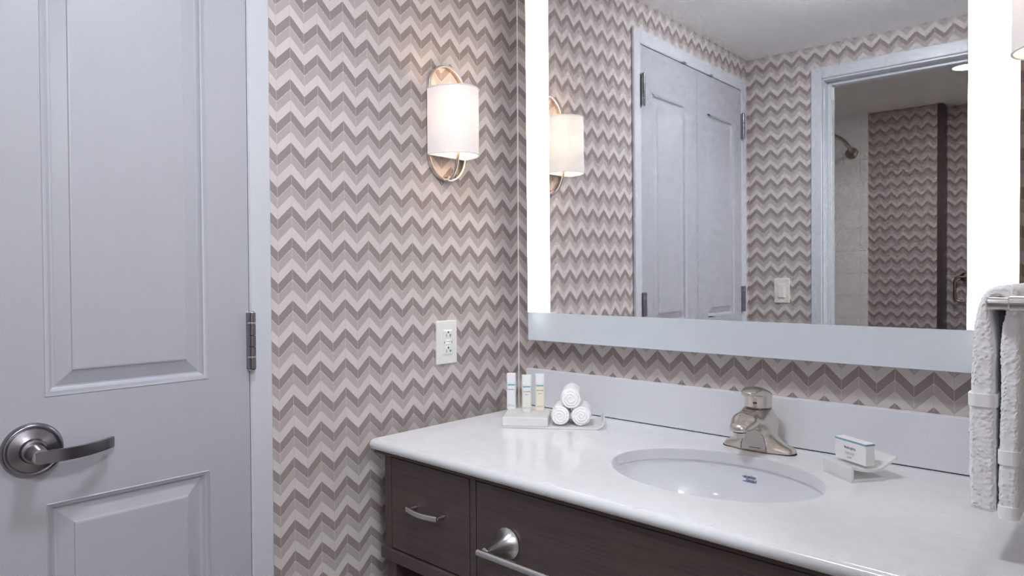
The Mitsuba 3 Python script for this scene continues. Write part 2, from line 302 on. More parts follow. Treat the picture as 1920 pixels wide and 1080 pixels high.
# lever handle
lk = part('door_1', 'lever_handle', lathe([(0, 0), (.0445, 0), (.0445, .003), (.0432, .0065), (.0405, .0085), (.038, .0086), (.0352, .0072), (.028, .0092), (.0205, .0122), (.0195, .0165), (.0182, .019), (.0155, .0198), (.0150, .018), (0, .018)], (XF, -1.2085, .969), (1, 0, 0), 64), 'dark_steel', 35, label='brushed steel lever handle with round rose')
part(lk, 'neck', lathe([(.0145, 0), (.0145, .012), (.0135, .020), (.0125, .036), (.0118, .040), (0, .0402)], (XF + .018, -1.2085, .967), (1, 0, 0), 48), 'steel', 35)
t = np.linspace(0, 1, 40)
yy = -1.2215 + .1265 * t; xx = .0625 + .004 * np.sin(np.pi * t) - .034 * np.clip((t - .25) / .75, 0, 1) ** 2.2; zz = .9655 + 0 * t
hh = .0205 * (1 - .12 * t) * np.where(t < .09, np.sqrt(np.clip(1 - ((.09 - t) / .095) ** 2, .05, 1)), 1)
lv = []
lever = sweep(np.stack([xx, yy, zz], 1), rrect(.0075, 1.0, .003, 4) * [1, 1], up=(0, 0, 1))
v = lever.vertices.copy(); n = 20
for i in range(40):
    s = v[i * n:(i + 1) * n]; s[:, 2] = .9655 + (s[:, 2] - .9655) * hh[i]
v[-2:, 2] = .9655
part(lk, 'lever', trimesh.Trimesh(v, lever.faces, process=False), 'dark_steel', 35)

# ------------------------------------------------------------------ lit mirror
MM, MP = 0.010721, -0.0060355
MN = np.array([math.sin(MM) * math.cos(MP), -math.cos(MM) * math.cos(MP), math.sin(MP)])
MX = np.array([math.cos(MM), math.sin(MM), 0.0]); MZ = np.cross(MX, -MN)
M0 = np.array([.4648, -.06515, 1.25]); M0 = M0 + MX * ((.0962 - M0[0]) / MX[0]); M0 = M0 + MZ * ((1.0740 - M0[2]) / MZ[2])
MW, MH, BB = 1.1025, 1.06, .0765
def mloc(m): return frame(m, M0, MX, -MN, MZ)          # local x along, y into the wall, z up
mk = thing('lit_mirror', 'large frameless wall mirror with glowing side strips and a frosted lower band above the vanity', 'mirror')
part(mk, 'housing', mloc(cat(box(.010, MW - .010, .0470, .0520, .010, MH - .010, .001), box(.010, .0125, .0056, .0470, .010, MH - .010, 0), box(MW - .0125, MW - .010, .0056, .0470, .010, MH - .010, 0),
                             box(.0125, MW - .0125, .0056, .0470, .010, .0125, 0), box(.0125, MW - .0125, .0056, .0470, MH - .0125, MH - .010, 0))), 'white_plastic', False)
for x0, x1 in ((.022, .058), (MW - .058, MW - .022)):
    part(mk, 'light_bar', mloc(box(x0, x1, .018, .026, .052, BB + .01, .002)), 'white_plastic', False, **area(BAR_RADIANCE, .12))
part(mk, 'mirror_glass', mloc(box(.0805, 1.0270, 0, .005, BB, MH - BB, 0)), 'silver', False, label='clear mirror glass reflecting the closet doors and the doorway')
part(mk, 'frosted_band', mloc(box(0, MW, 0, .0045, 0, BB, .0006)), 'frost', False, label='frosted lower band')
part(mk, 'frosted_band', mloc(box(0, MW, 0, .005, MH - BB, MH, .0006)), 'frost', False, label='frosted upper band')
for x0, x1 in ((0, .0800), (1.0275, MW)):
    sk = part(mk, 'light_strip', mloc(box(x0, x1, .0006, .005, BB + .0003, MH - BB - .0003, .0004)), 'strip_face', False, label='glowing white frosted side strip')
    q = trimesh.Trimesh([[x0, 0, BB + .0004], [x1, 0, BB + .0004], [x1, 0, MH - BB - .0004], [x0, 0, MH - BB - .0004]], [[0, 1, 2], [0, 2, 3]], process=False)
    part(sk, 'lit_face', mloc(q), 'strip_face', False, **area(STRIP_RADIANCE, .9))

# ------------------------------------------------------------------ wall lamps
def sconce(label, mir):
    k = thing('wall_lamp', label, 'wall lamp', 'wall lamps beside the mirror')
    def X(m):
        if not mir: return m
        v = m.vertices.copy(); v[:, 0] = W - v[:, 0]; return trimesh.Trimesh(v, m.faces[:, ::-1], process=False)
    yc, zc = -.2865, 1.6510; r, hl = .0600, .1480 - .0600
    th = np.linspace(0, np.pi, 25); ring = [[.0068, yc + r * math.cos(a), zc + hl + r * math.sin(a)] for a in th] + [[.0068, yc - r, zc + hl * s] for s in np.linspace(1, -1, 14)[1:-1]]
    ring += [[.0068, yc + r * math.cos(a), zc - hl + r * math.sin(a)] for a in np.linspace(np.pi, 2 * np.pi, 25)] + [[.0068, yc + r, zc + hl * s] for s in np.linspace(-1, 1, 14)[1:-1]]
    part(k, 'oval_frame', X(sweep(ring, rrect(.0066, .0125, .0022), closed=True, up=(1, 0, 0))), 'nickel', 40)
    part(k, 'back_plate', X(box(.0, .009, yc - .045, yc + .045, zc - .055, zc + .05, .003)), 'nickel')
    part(k, 'joint_block', X(box(.0005, .0235, yc - .0085, yc + .0085, 1.4985, 1.5125, .0015)), 'nickel')
    a = np.linspace(0, np.pi / 2, 20); arm = np.stack([.018 + .040 * np.sin(a), yc - .006 * np.sin(a), 1.506 + .082 * (1 - np.cos(a))], 1)
    arm = np.vstack([arm, [[.058, yc - .006, 1.605]]])
    part(k, 'arm', X(sweep(arm, circ(.0044, 16))), 'nickel', 40)
    part(k, 'socket', X(lathe([(0, 0), (.011, 0), (.014, .006), (.014, .03), (0, .03)], (.058, yc - .006, 1.600), (0, 0, 1), 32)), 'white_plastic')
    b = lathe([(0, 0), (.010, 0), (.013, .012), (.0205, .030), (.0235, .044), (.0215, .056), (.014, .065), (0, .0685)], (.058, yc - .006, 1.6305), (0, 0, 1), 32)
    part(k, 'bulb', X(b), 'white_plastic', True, **area(BULB_RADIANCE, .5))
    ycs, aw, dd, x0, z0, z1 = -.2994, .0660, .0954, .022, 1.5600, 1.7270
    t_ = np.linspace(0, np.pi, 41); prof = np.stack([x0 + dd * np.sin(t_) ** .92, ycs - aw * np.cos(t_)], 1); n_ = len(prof)
    for p_ in (prof,):
        v = np.vstack([np.c_[p_, np.full(n_, z)] for z in np.linspace(z0, z1, 9)]); f = []
        for i in range(8):
            for j in range(n_ - 1): q = i * n_ + j; f += [[q, q + 1, q + n_ + 1], [q, q + n_ + 1, q + n_]]
    front = trimesh.Trimesh(v, f, process=False)
    back = trimesh.Trimesh([[x0, ycs - aw, z0], [x0, ycs + aw, z0], [x0, ycs + aw, z1], [x0, ycs - aw, z1]], [[0, 2, 1], [0, 3, 2]], process=False)
    sh = part(k, 'shade', X(cat(front, back)), 'shade_glass', 60, label='white opal glass D-shaped shade')
    loop = np.vstack([np.c_[prof, np.zeros(n_)]])
    for z in (z0, z1):
        lp = loop.copy(); lp[:, 2] = z
        lp = np.vstack([lp, [[x0, ycs + aw * s, z] for s in np.linspace(1, -1, 10)[1:-1]]])
        part(sh, 'rim', X(sweep(lp, rrect(.0032, .0026, .0010), closed=True, up=(0, 0, 1))), 'shade_glass', 40)
sconce('nickel wall lamp with a white half-round shade on the left wall above the outlet', False)
sconce('nickel wall lamp with a white shade at the upper right edge beside the mirror', True)

# ------------------------------------------------------------------ ceiling light of the room, recessed light of the toilet room
def ceiling_light(x, y, r, label, rad, w):
    k = thing('ceiling_light', label, 'ceiling light')
    part(k, 'base_ring', lathe([(r + .004, 0), (r + .014, .001), (r + .013, .006), (r + .004, .009), (r, .008), (r, 0)], (x, y, HC), (0, 0, -1), 48), 'white_plastic')
    part(k, 'diffuser', lathe([(r - .0002, .002), (r * .97, .026), (r * .85, .042), (r * .45, .055), (0, .058)], (x, y, HC), (0, 0, -1), 40), 'white_plastic', True, **area(rad, w))
ceiling_light(.70, -1.00, .095, 'round white ceiling light over the middle of the room', LAMP_RADIANCE, 5.0)
ceiling_light(1.95, -1.60, .16, 'round white ceiling light in the passage outside', HALL_RADIANCE, 5.0)
k = thing('recessed_light', 'round recessed ceiling light in the toilet room, seen in the mirror', 'ceiling light')
part(k, 'trim_ring', lathe([(.060, .0), (.062, .003), (.078, .0045), (.084, .002), (.084, 0)], (.772, -2.648, 2.24), (0, 0, -1), 48), 'white_plastic')
part(k, 'lens', lathe([(.0600, .0016), (.03, .0022), (0, .0024)], (.772, -2.648, 2.24), (0, 0, -1), 40), 'white_plastic', True, **area(SPOT_RADIANCE, .5))

# ------------------------------------------------------------------ outlet and switch
k = thing('wall_outlet', 'white rectangular power outlet on the chevron wall below the left wall lamp', 'outlet')
oy, oz = -.2872, 1.0778
def yz(m, x, y, z): return frame(m, (x, y, z), (0, 1, 0), (0, 0, 1), (1, 0, 0))    # xy plate facing +x
def plate(w, h, t, r=.004):
    lo, hi = np.c_[rrect(w, h, r), np.zeros(20)], np.c_[rrect(w - .005, h - .005, r), np.full(20, t)]
    mid = np.c_[rrect(w, h, r), np.full(20, t * .45)]; return trimesh.convex.convex_hull(np.vstack([lo, mid, hi]))
def left(m, x, y, z): return frame(m, (x, y, z), (0, 1, 0), (0, 0, 1), (1, 0, 0))
part(k, 'cover_plate', left(plate(.0716, .1150, .0055), 0, oy, oz), 'white_plastic')
part(k, 'receptacle_body', left(plate(.0335, .0665, .0030, .002), .0052, oy, oz), 'white_plastic')
for s in (1, -1):
    f_ = part(k, 'receptacle_face', left(plate(.0250, .0205, .0012, .004), .0080, oy, oz + s * .0205), 'white_plastic')
    zz_ = oz + s * .0205 - .002
    part(f_, 'slot', box(.0088, .0095, oy - .0075, oy - .0060, zz_ - .0045, zz_ + .0035, 0), 'black', False)
    part(f_, 'slot', cat(box(.0088, .0095, oy + .0058, oy + .0074, zz_ - .0040, zz_ + .0035, 0), box(.0088, .0095, oy + .0074, oy + .0100, zz_ - .0010, zz_ + .0006, 0)), 'black', False)
    part(f_, 'ground_hole', cyl((.0088, oy, zz_ + .0082), (.0095, oy, zz_ + .0082), .0026, n=20, b=.0001), 'black', False)
for s in (1, -1):
    part(k, 'test_button', left(plate(.0150, .0058, .0018, .001), .0075, oy, oz + s * .0038), 'white_plastic')
    part(k, 'side_mark', box(.0080, .0086, oy + s * .0128 - .0011, oy + s * .0128 + .0011, oz - .0020, oz + .0020, 0), 'black', False)
    part(k, 'screw', cat(cyl((.0045, oy, oz + s * .0485), (.0062, oy, oz + s * .0485), .0032, n=24), box(.0058, .0064, oy - .0004, oy + .0004, oz + s * .0485 - .003, oz + s * .0485 + .003, 0)), 'white_plastic')
k = thing('light_switch', 'ivory rocker light switch on the chevron wall seen in the mirror', 'light switch')
sx_, sz_ = .1596, 1.1570
def far(m, x, y, z): return frame(m, (x, y, z), (-1, 0, 0), (0, 0, 1), (0, 1, 0))
part(k, 'cover_plate', far(plate(.0716, .1150, .0055), sx_, -D, sz_), 'ivory_plastic')
part(k, 'switch_frame', far(plate(.0335, .0665, .0016, .002), sx_, -D + .0052, sz_), 'ivory_plastic')
part(k, 'rocker', frame(trimesh.convex.convex_hull(np.array([[-.0145, -.0305, 0], [.0145, -.0305, 0], [.0145, .0305, 0], [-.0145, .0305, 0], [-.014, -.030, .0058], [.014, -.030, .0058], [.014, .030, .0016], [-.014, .030, .0016]])), (sx_, -D + .0064, sz_), (-1, 0, 0), (0, 0, 1), (0, 1, 0)), 'ivory_plastic', False)
for s in (1, -1): part(k, 'screw', cyl((sx_, -D + .0045, sz_ + s * .0485), (sx_, -D + .0062, sz_ + s * .0485), .0032, n=24), 'ivory_plastic')

# ------------------------------------------------------------------ shower curtain rod and grab ring in the toilet room
k = thing('curtain_rod', 'curved shower curtain rod with a round wall flange, seen in the mirror', 'curtain rod')
part(k, 'flange', lathe([(0, 0), (.038, 0), (.038, .004), (.034, .012), (.020, .017), (.0165, .026), (0, .026)], (.038, Y1 + .009, 1.9985), (0, 1, 0), 40), 'bronze_nickel')
s_ = np.linspace(0, 1, 36); yr = Y1 + .02 + 1.40 * s_; xr = .038 + .098 * np.sin(np.pi * s_)
part(k, 'rod', sweep(np.stack([xr, yr, 1.9985 + 0 * s_], 1), circ(.0125, 20)), 'bronze_nickel', 40)
part(k, 'flange', lathe([(0, 0), (.038, 0), (.038, .004), (.034, .012), (.020, .017), (.0165, .026), (0, .026)], (.038, -D - .141, 1.9985), (0, -1, 0), 40), 'bronze_nickel')
k = thing('towel_ring', 'dark metal ring holder on the chevron wall at the right of the mirror view', 'towel ring')
part(k, 'rose', lathe([(0, 0), (.027, 0), (.027, .004), (.022, .010), (.010, .016), (.009, .046), (0, .048)], (.640, Y2, 1.192), (0, 1, 0), 40), 'bronze_nickel')
ring = np.c_[rrect(.108, .150, .03, 8)[:, 0] + .646, np.full(36, Y2 + .044), rrect(.108, .150, .03, 8)[:, 1] + 1.118]
part(k, 'ring', sweep(ring, circ(.0075, 14), closed=True), 'bronze_nickel', 40)

# ------------------------------------------------------------------ vanity
k = thing('vanity_cabinet', 'dark brown wood vanity cabinet with a drawer under the white countertop', 'cabinet')
YF = -.5500
part(k, 'top_rail', box(.0475, 1.318, YF - .0045, YF + .03, .8460, .8575, .001), 'dark_wood', False)
part(k, 'stile', box(.0800, .1030, YF + .0005, YF + .03, .6340, .8455, .0008), 'dark_wood', False)
part(k, 'stile', box(.3590, .3755, YF + .0005, YF + .03, .6340, .8455, .0008), 'dark_wood', False)
part(k, 'stile', box(1.1560, 1.1725, YF + .0005, YF + .03, .6340, .8455, .0008), 'dark_wood', False)
part(k, 'stile', box(1.2950, 1.3180, YF + .0005, YF + .03, .6340, .8455, .0008), 'dark_wood', False)
part(k, 'bottom_rail', box(.0720, 1.318, YF - .0060, YF + .05, .6085, .6360, .0015), 'dark_wood', False)
part(k, 'side_panel', box(.0820, .1000, YF + .03, -.012, .10, .857, .001), 'dark_wood', False)
part(k, 'side_panel', box(1.2980, 1.3160, YF + .03, -.012, .10, .857, .001), 'dark_wood', False)
part(k, 'leg', box(.0820, .1150, YF + .004, YF + .032, 0, .6085, .0015), 'dark_wood', False)
part(k, 'leg', box(1.2830, 1.3160, YF + .004, YF + .032, 0, .6085, .0015), 'dark_wood', False)
part(k, 'back_panel', box(.1000, 1.2980, -.026, -.012, .10, .60, 0), 'dark_inside', False)
part(k, 'deck', box(.1000, 1.2980, YF + .05, -.026, .600, .6085, 0), 'dark_inside', False)
part(k, 'shelf', box(.0820, 1.3160, YF + .02, -.026, .14, .165, .001), 'dark_wood', False)
dk = part(k, 'drawer', box(.1055, .3568, YF - .0002, YF + .018, .6380, .8435, .0012), 'dark_wood', False)
part(k, 'panel_front', box(.3780, 1.1540, YF - .0002, YF + .018, .6380, .8435, .0012), 'dark_wood', False)
dk2 = part(k, 'drawer', box(1.1748, 1.2928, YF - .0002, YF + .018, .6380, .8435, .0012), 'dark_wood', False)
def pull(xa, xb, z):
    t_ = np.linspace(0, 1, 25); bow = np.stack([xa + (xb - xa) * t_, YF - .0225 - .0085 * np.sin(np.pi * t_), np.full(25, z)], 1)
    m = sweep(bow, rrect(.0095, .0125, .0042), up=(0, 0, 1))
    posts = [cat(cyl((x, YF, z), (x, YF - .0225, z), .0046, n=20)) for x in (xa + .0035, xb - .0035)]
    return cat(m, *posts)
part(dk, 'pull', pull(.1890, .2860, .7500), 'steel', 35, label='brushed steel bow pull')
part(dk2, 'pull', pull(1.1900, 1.2780, .7500), 'steel', 35, label='brushed steel bow pull')

# towel bar on the vanity front
k = thing('towel_bar', 'brushed nickel towel bar with conical posts on the dark vanity front', 'towel bar')
zr, yr = .7440, YF - .0740
for i, x in enumerate((.4660, 1.0660)):
    part(k, 'post', lathe([(0, 0), (.0290, 0), (.0295, .0015), (.0295, .0038), (.0283, .0046), (.0225, .0105), (.0160, .0220), (.0108, .0390), (.0078, .0560), (.0074, .0590), (.0088, .0596), (.0088, .0640), (.0074, .0648), (.0055, .0660), (.0052, .0740), (0, .0745)], (x, YF - .0008, .7425), (0, -1, 0), 48), 'steel', 35)
part(k, 'rod', lathe([(0, 0), (.0045, .0004), (.0063, .0022), (.0066, .0045), (.0066, .6195), (.0063, .6218), (.0045, .6236), (0, .624)], (.4545, yr, .7440), (1, 0, 0), 28), 'steel', 35)

# countertop with bullnose and the basin's cut-out
def outline(x0, x1, y0, y1, r, n=10):
    pts = [[x1, y1], [x0, y1]]; a = np.radians(np.linspace(180, 270, n + 1))
    xs = [[x0, y1 - (y1 - y0 - r) * s] for s in np.linspace(0, 1, 12)[1:-1]]
    arc = [[x0 + r + r * math.cos(q), y0 + r + r * math.sin(q)] for q in a]
    return np.array(pts + xs + arc + [[x0 + r + (x1 - x0 - r) * s, y0] for s in np.linspace(0, 1, 24)[1:]])
SX, SY, SA, SB = .7575, -.2990, .2015, .1540
tz, rr_ = .022, .011
def nose(ins):
    p = outline(.0450 + ins, W - .002, -.5765 + ins, -.0005, max(.022 - ins, .002)); return p
levels = [(rr_ * (1 - math.cos(a)), ZC - rr_ + rr_ * math.sin(a)) for a in np.radians([90, 75, 60, 45, 30, 15, 0, -15, -30, -45, -60, -75, -90])]
v, f, n_ = [], [], len(nose(0))
for ins, z in levels: v += np.c_[nose(ins), np.full(n_, z)].tolist()
for i in range(len(levels) - 1):
    for j in range(n_):
        q = (j + 1) % n_; f += [[i * n_ + j, i * n_ + q, (i + 1) * n_ + q], [i * n_ + j, (i + 1) * n_ + q, (i + 1) * n_ + j]]
side = trimesh.Trimesh(v, f, process=False)
th = np.linspace(0, 2 * np.pi, 97)[:-1]; EC, ES = np.cos(th), np.sin(th)
def cap(ins, z, grow):
    poly = sg.Polygon(nose(ins), [np.c_[SX + (SA + grow) * EC, SY + (SB + grow) * ES]]); vv, ff = trimesh.creation.triangulate_polygon(poly, engine='earcut')
    return trimesh.Trimesh(np.c_[vv, np.full(len(vv), z)], ff, process=False)
hole_prof = [(.0018, ZC), (.0005, ZC - .0006), (0, ZC - .0020), (0, ZC - tz)]
hv = np.vstack([np.c_[SX + (SA + g) * EC, SY + (SB + g) * ES, np.full(96, z)] for g, z in hole_prof]); hf = []
for i in range(3):
    for j in range(96): q = (j + 1) % 96; hf += [[i * 96 + j, (i + 1) * 96 + q, i * 96 + q], [i * 96 + j, (i + 1) * 96 + j, (i + 1) * 96 + q]]
bot = cap(rr_, ZC - tz, 0); bot.invert()
put('countertop', cat(side, cap(rr_, ZC, .0018), bot, trimesh.Trimesh(hv, hf, process=False)), 'quartz', 40)
labels['countertop'] = {'label': 'white quartz vanity countertop with a rounded front edge and an oval basin cut-out', 'category': 'countertop'}
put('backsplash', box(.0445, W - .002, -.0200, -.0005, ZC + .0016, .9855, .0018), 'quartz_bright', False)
part('backsplash', 'joint', box(.0460, W - .004, -.0185, -.002, ZC + .0001, ZC + .0016, 0), 'black', False, label='dark joint line')
labels['backsplash'] = {'label': 'low white quartz backsplash strip standing along the wall behind the faucet', 'category': 'backsplash'}

# basin
BA, BB_, BZ, BD = SA + .004, SB + .004, ZC - tz, .140
def bowl_k(d): return (1 - np.clip(d, 0, 1) ** 2.6) ** (1 / 2.2)
ds = np.r_[np.linspace(0, .8, 17), np.linspace(.82, .985, 14)]
k = thing('sink_basin', 'white oval undermount porcelain basin with a small dark script mark inside', 'sink')
bv, bf = [], []
prof = [(1.06, 0.0, .0)] + [(float(bowl_k(d)), float(d), 0) for d in ds]
for kk, d, _ in prof: bv.append(np.c_[SX + BA * kk * EC, SY + BB_ * kk * ES, np.full(96, BZ - .0006 - BD * d)])
m_ = len(prof); bv = np.vstack(bv + [[[SX, SY, BZ - BD]]])
for i in range(m_ - 1):
    for j in range(96): q = (j + 1) % 96; bf += [[i * 96 + j, (i + 1) * 96 + q, i * 96 + q], [i * 96 + j, (i + 1) * 96 + j, (i + 1) * 96 + q]]
for j in range(96): bf.append([(m_ - 1) * 96 + j, m_ * 96, (m_ - 1) * 96 + (j + 1) % 96])
bowl = trimesh.Trimesh(bv, bf, process=False)
outer = bowl.copy(); outer.invert(); outer.vertices[:, 2] -= .007; outer.vertices[:, 0] = SX + (outer.vertices[:, 0] - SX) * 1.03; outer.vertices[:, 1] = SY + (outer.vertices[:, 1] - SY) * 1.04; outer.vertices[:96, 2] = bowl.vertices[:96, 2]
part(k, 'bowl', cat(bowl, outer), 'porcelain', 40)
part(k, 'drain', lathe([(0, .002), (.010, .0022), (.014, .0012), (.015, .0035), (.021, .004), (.0225, .0025), (.0225, 0), (0, 0)], (SX, SY, BZ - BD + .0006), (0, 0, 1), 40), 'steel')
def on_bowl(m, cx, cz, lift=.0003):
    v = m.vertices; x = cx + v[:, 0]; z = cz + v[:, 1]; kk = bowl_k((BZ - z) / BD); y = SY + BB_ * kk * np.sqrt(np.clip(1 - ((x - SX) / (BA * kk)) ** 2, 0, 1))
    return trimesh.Trimesh(np.c_[x, y - lift - .0006 * (v[:, 2] > .00005), z], m.faces, process=False)
lg = cat(text('American', .0062, .0245, bold=True, shear=.35), moved(text('Standard', .0062, .0225, bold=True, shear=.35), .0022, -.0074, 0))
lines = cat(box(-.0165, -.0095, -.0006, .0006, 0, .0004, 0), box(-.0150, -.0085, -.0098, -.0088, 0, .0004, 0))
part(k, 'maker_mark', on_bowl(cat(lg, lines), .7635, .8360), 'ink_blue', False, label='small dark script lettering')

# ------------------------------------------------------------------ faucet
k = thing('faucet', 'brushed nickel single-lever faucet behind the oval basin', 'faucet')
FX, FY = .7550, -.0770
def cone(p, a, b, ra, rb, sy=1.0):
    d = [b[i] - a[i] for i in range(3)]; q = [p[i] - a[i] for i in range(3)]; L = sum(x * x for x in d)
    t_ = max(0.0, min(1.0, sum(q[i] * d[i] for i in range(3)) / L)); r = ra + (rb - ra) * t_
    e = [q[i] - d[i] * t_ for i in range(3)]; return math.sqrt(e[0] ** 2 + (e[1] / sy) ** 2 + e[2] ** 2) - r
def smin(a, b, s):
    h_ = max(s - abs(a - b), 0.0) / s; return min(a, b) - h_ * h_ * s * .25
def faucet_sdf(x, y, z):
    p = (abs(x), y, z)
    d = cone(p, (0, .002, -.01), (0, -.004, .088), .034, .0275, .95)
    d = smin(d, cone(p, (.016, 0, .012), (.062, .002, -.001), .021, .0150, 1.40), .026)
    q = (x, y, z)
    q = (x / 1.38, y, z)
    s = cone(q, (0, .004, .0560), (0, -.034, .0690), .0270, .0195)
    s = smin(s, cone(q, (0, -.034, .0690), (0, -.072, .0685), .0195, .0162), .014)
    s = smin(s, cone(q, (0, -.072, .0685), (0, -.100, .0585), .0162, .0140), .014)
    if y < -.070: s = max(s, .0540 - z + .30 * max(y + .086, 0))
    d = smin(d, s, .018)
    arch = (math.hypot(x / .0275, max(z, 0) / .0510) - 1) * .0275
    d = max(d, -max(arch, y + .0285))                    # the flat plate under the spout, set back in an arch
    return -max(d, -z, z - .0880)
def level(fn, b, e, it=6):
    m = mani(manifold3d.Manifold.level_set(fn, b, e)); m.merge_vertices(); trimesh.smoothing.filter_taubin(m, iterations=it); return m
body = level(faucet_sdf, [-.09, -.125, -.002, .09, .05, .092], .0027, 4)
part(k, 'body', moved(body, FX, FY, ZC + .0015), 'nickel', 50)
part(k, 'base_gasket', moved(extrude(sg.LineString([(-.060, 0), (.060, 0)]).buffer(.0185), .0018), FX, FY, ZC), 'black', False)
def handle_sdf(x, y, z):
    yb = y + .004; r = .0270 + .0012 * (z - .09) / .03
    col = math.hypot(x, yb) - r
    e = cone((x, yb, 0), (0, .002, 0), (0, -.044, 0), .0250, .0165)
    lip = max(e, .1175 + .10 * max(-yb - .027, 0) - z)
    top = z - (.1345 - (13.5 if yb > -.020 else 4.5) * (yb + .020) ** 2 - 9 * x * x)
    return -max(smin(col, lip, .006), top, .0895 - z)
hd = level(handle_sdf, [-.04, -.09, .086, .04, .045, .150], .0026, 10)
part(k, 'handle', moved(hd, FX, FY, ZC + .0020), 'nickel', 50)
pts = []
for a in np.linspace(0, np.pi, 41):
    x_, z_ = .0266 * math.cos(a), .0012 + .0500 * math.sin(a)
    pts.append([x_, -.0480, z_])
pts = np.array(pts); hit, ri, _ = body.ray.intersects_location(pts, np.tile([0, 1.0, 0], (41, 1)), multiple_hits=False)
o_ = np.argsort(ri); hit = hit[o_]; ok = hit[:, 1] > -.0460
part(k, 'plate_seam', moved(sweep(hit[ok] + [0, -.00005, 0], circ(.00045, 8)), FX, FY, ZC + .0015), 'black', False, label='fine dark arched seam')
part(k, 'joint_ring', lathe([(.020, 0), (.0250, 0), (.0250, .0035), (.020, .0035)], (FX, FY, ZC + .0885), (0, 0, 1), 40), 'dark_steel')
part(k, 'aerator', lathe([(0, -.0135), (.0085, -.0135), (.0112, -.0125), (.0118, -.0110), (.0118, .004), (0, .004)], (FX, FY - .0960, ZC + .0560), (0, 0, 1), 32), 'nickel')
part(k, 'mouth_ring', lathe([(.0100, -.0032), (.0126, -.0032), (.0126, -.0012), (.0100, -.0012)], (FX, FY - .0960, ZC + .0560), (0, 0, 1), 32), 'black')
for s, c in ((-1, 'red'), (1, 'blue')):
    part(k, 'temperature_dot', cyl((FX + s * .0020 + .004, FY - .0285, ZC + .1035), (FX + s * .0020 + .004, FY - .0325, ZC + .1035), .0021, n=20, b=.0003), c, label=c + ' temperature dot')
part(k, 'front_mark', frame(text('American Standard', .0024, .024, bold=True), (FX + .002, FY - .0286, ZC + .0095), (1, 0, 0), (0, 0, 1), (0, -1, 0)), 'ink_grey', False, label='small dark lettering')

# ------------------------------------------------------------------ amenities on the left
TU, TV = np.array([.8210, .5710, 0]), np.array([-.5710, .8210, 0]); T0 = np.array([.2030, -.2890, ZC])     # tray: along its front, away from the viewer
def tray(m): return frame(m, T0, TU, TV, (0, 0, 1))
k = thing('amenity_tray', 'frosted acrylic tray with a raised step on the counter in the left corner', 'tray')
part(k, 'base', tray(box(0, .232, 0, .118, .0002, .0045, .0015)), 'acrylic', False)
part(k, 'step', tray(box(.0, .112, 0, .118, .0047, .0270, .0025)), 'acrylic', False)
a = np.radians(np.linspace(-90, -8, 12)); outer_ = np.c_[.224 + .026 * np.cos(a), .0265 + .0262 * np.sin(a)]; inner_ = np.c_[.224 + .022 * np.cos(a[::-1]), .0265 + .022 * np.sin(a[::-1])]
lip = extrude(sg.Polygon(np.vstack([outer_, inner_])), .118)
part(k, 'curved_end', frame(lip, T0 + np.array([0, 0, .0002]), TU, (0, 0, 1), TV), 'acrylic', 40)
VD = np.array([.640, -.768, 0.0]); VR = np.array([.768, .640, 0.0])        # the bottles face the viewer
def bottle(front, label, mat, second, foot, ht=.0925):
    k = thing('toiletry_bottle', label, 'bottle')
    def put_(m): return frame(m, np.array([front[0], front[1], ZC + .0272]) - VD * .0095, VR, -VD, (0, 0, 1))
    def slab(w, d, z): return np.c_[rrect(w, d, min(w, d) * .32, 5), np.full(24, z)]
    zc_ = ht * .735
    part(k, 'body', put_(trimesh.convex.convex_hull(np.vstack([slab(.0225, .0170, 0), slab(.0238, .0182, .0012), slab(.0238, .0182, zc_ - .0006), slab(.0230, .0175, zc_)]))), mat, 35)
    part(k, 'cap', put_(trimesh.convex.convex_hull(np.vstack([slab(.0243, .0187, zc_ + .0004), slab(.0243, .0187, ht - .001), slab(.0232, .0175, ht)]))), 'bottle_white', 35, label='plain white cap')
    def front_(m, z): return frame(m, np.array([front[0], front[1], ZC + .0272 + z]) + VD * -.0005, VR, (0, 0, 1), VD)
    part(k, 'stripe', front_(box(-.0088, .0098, -.0018, .0018, -.0002, .0004, 0), zc_ - .0042), 'stripe_blue', False, label='pale blue stripe')
    part(k, 'brand_text', front_(text('Neutrogena', .0024, .0172, bold=True), zc_ - .0165), 'ink_blue', False)
    if second: part(k, 'name_text', front_(text('clean', .0032, .0105), zc_ - .0240), 'ink_grey', False)
    part(k, 'foot_text', front_(cat(moved(text(foot[0], .0011, .0125), 0, .0028, 0), text(foot[1], .0017, .0165, bold=True)), .0098), 'ink_grey', False)
def tp(u, n): q = T0 + TU * u + TV * n; return q[:2]
bottle((.1570, -.2050), 'white toiletry bottle nearest the left wall, leftmost of the three on the tray', 'bottle_white', False, ('moisture', 'BODY LOTION'))
bottle((.2085, -.2035), 'pale toiletry bottle standing in the middle and in front of the other two', 'bottle_pale', True, ('conditioning', 'CONDITIONER'))
bottle((.2215, -.1670), 'cream yellow toiletry bottle next to the rolled washcloths', 'bottle_cream', True, ('replenishing', 'SHAMPOO'))

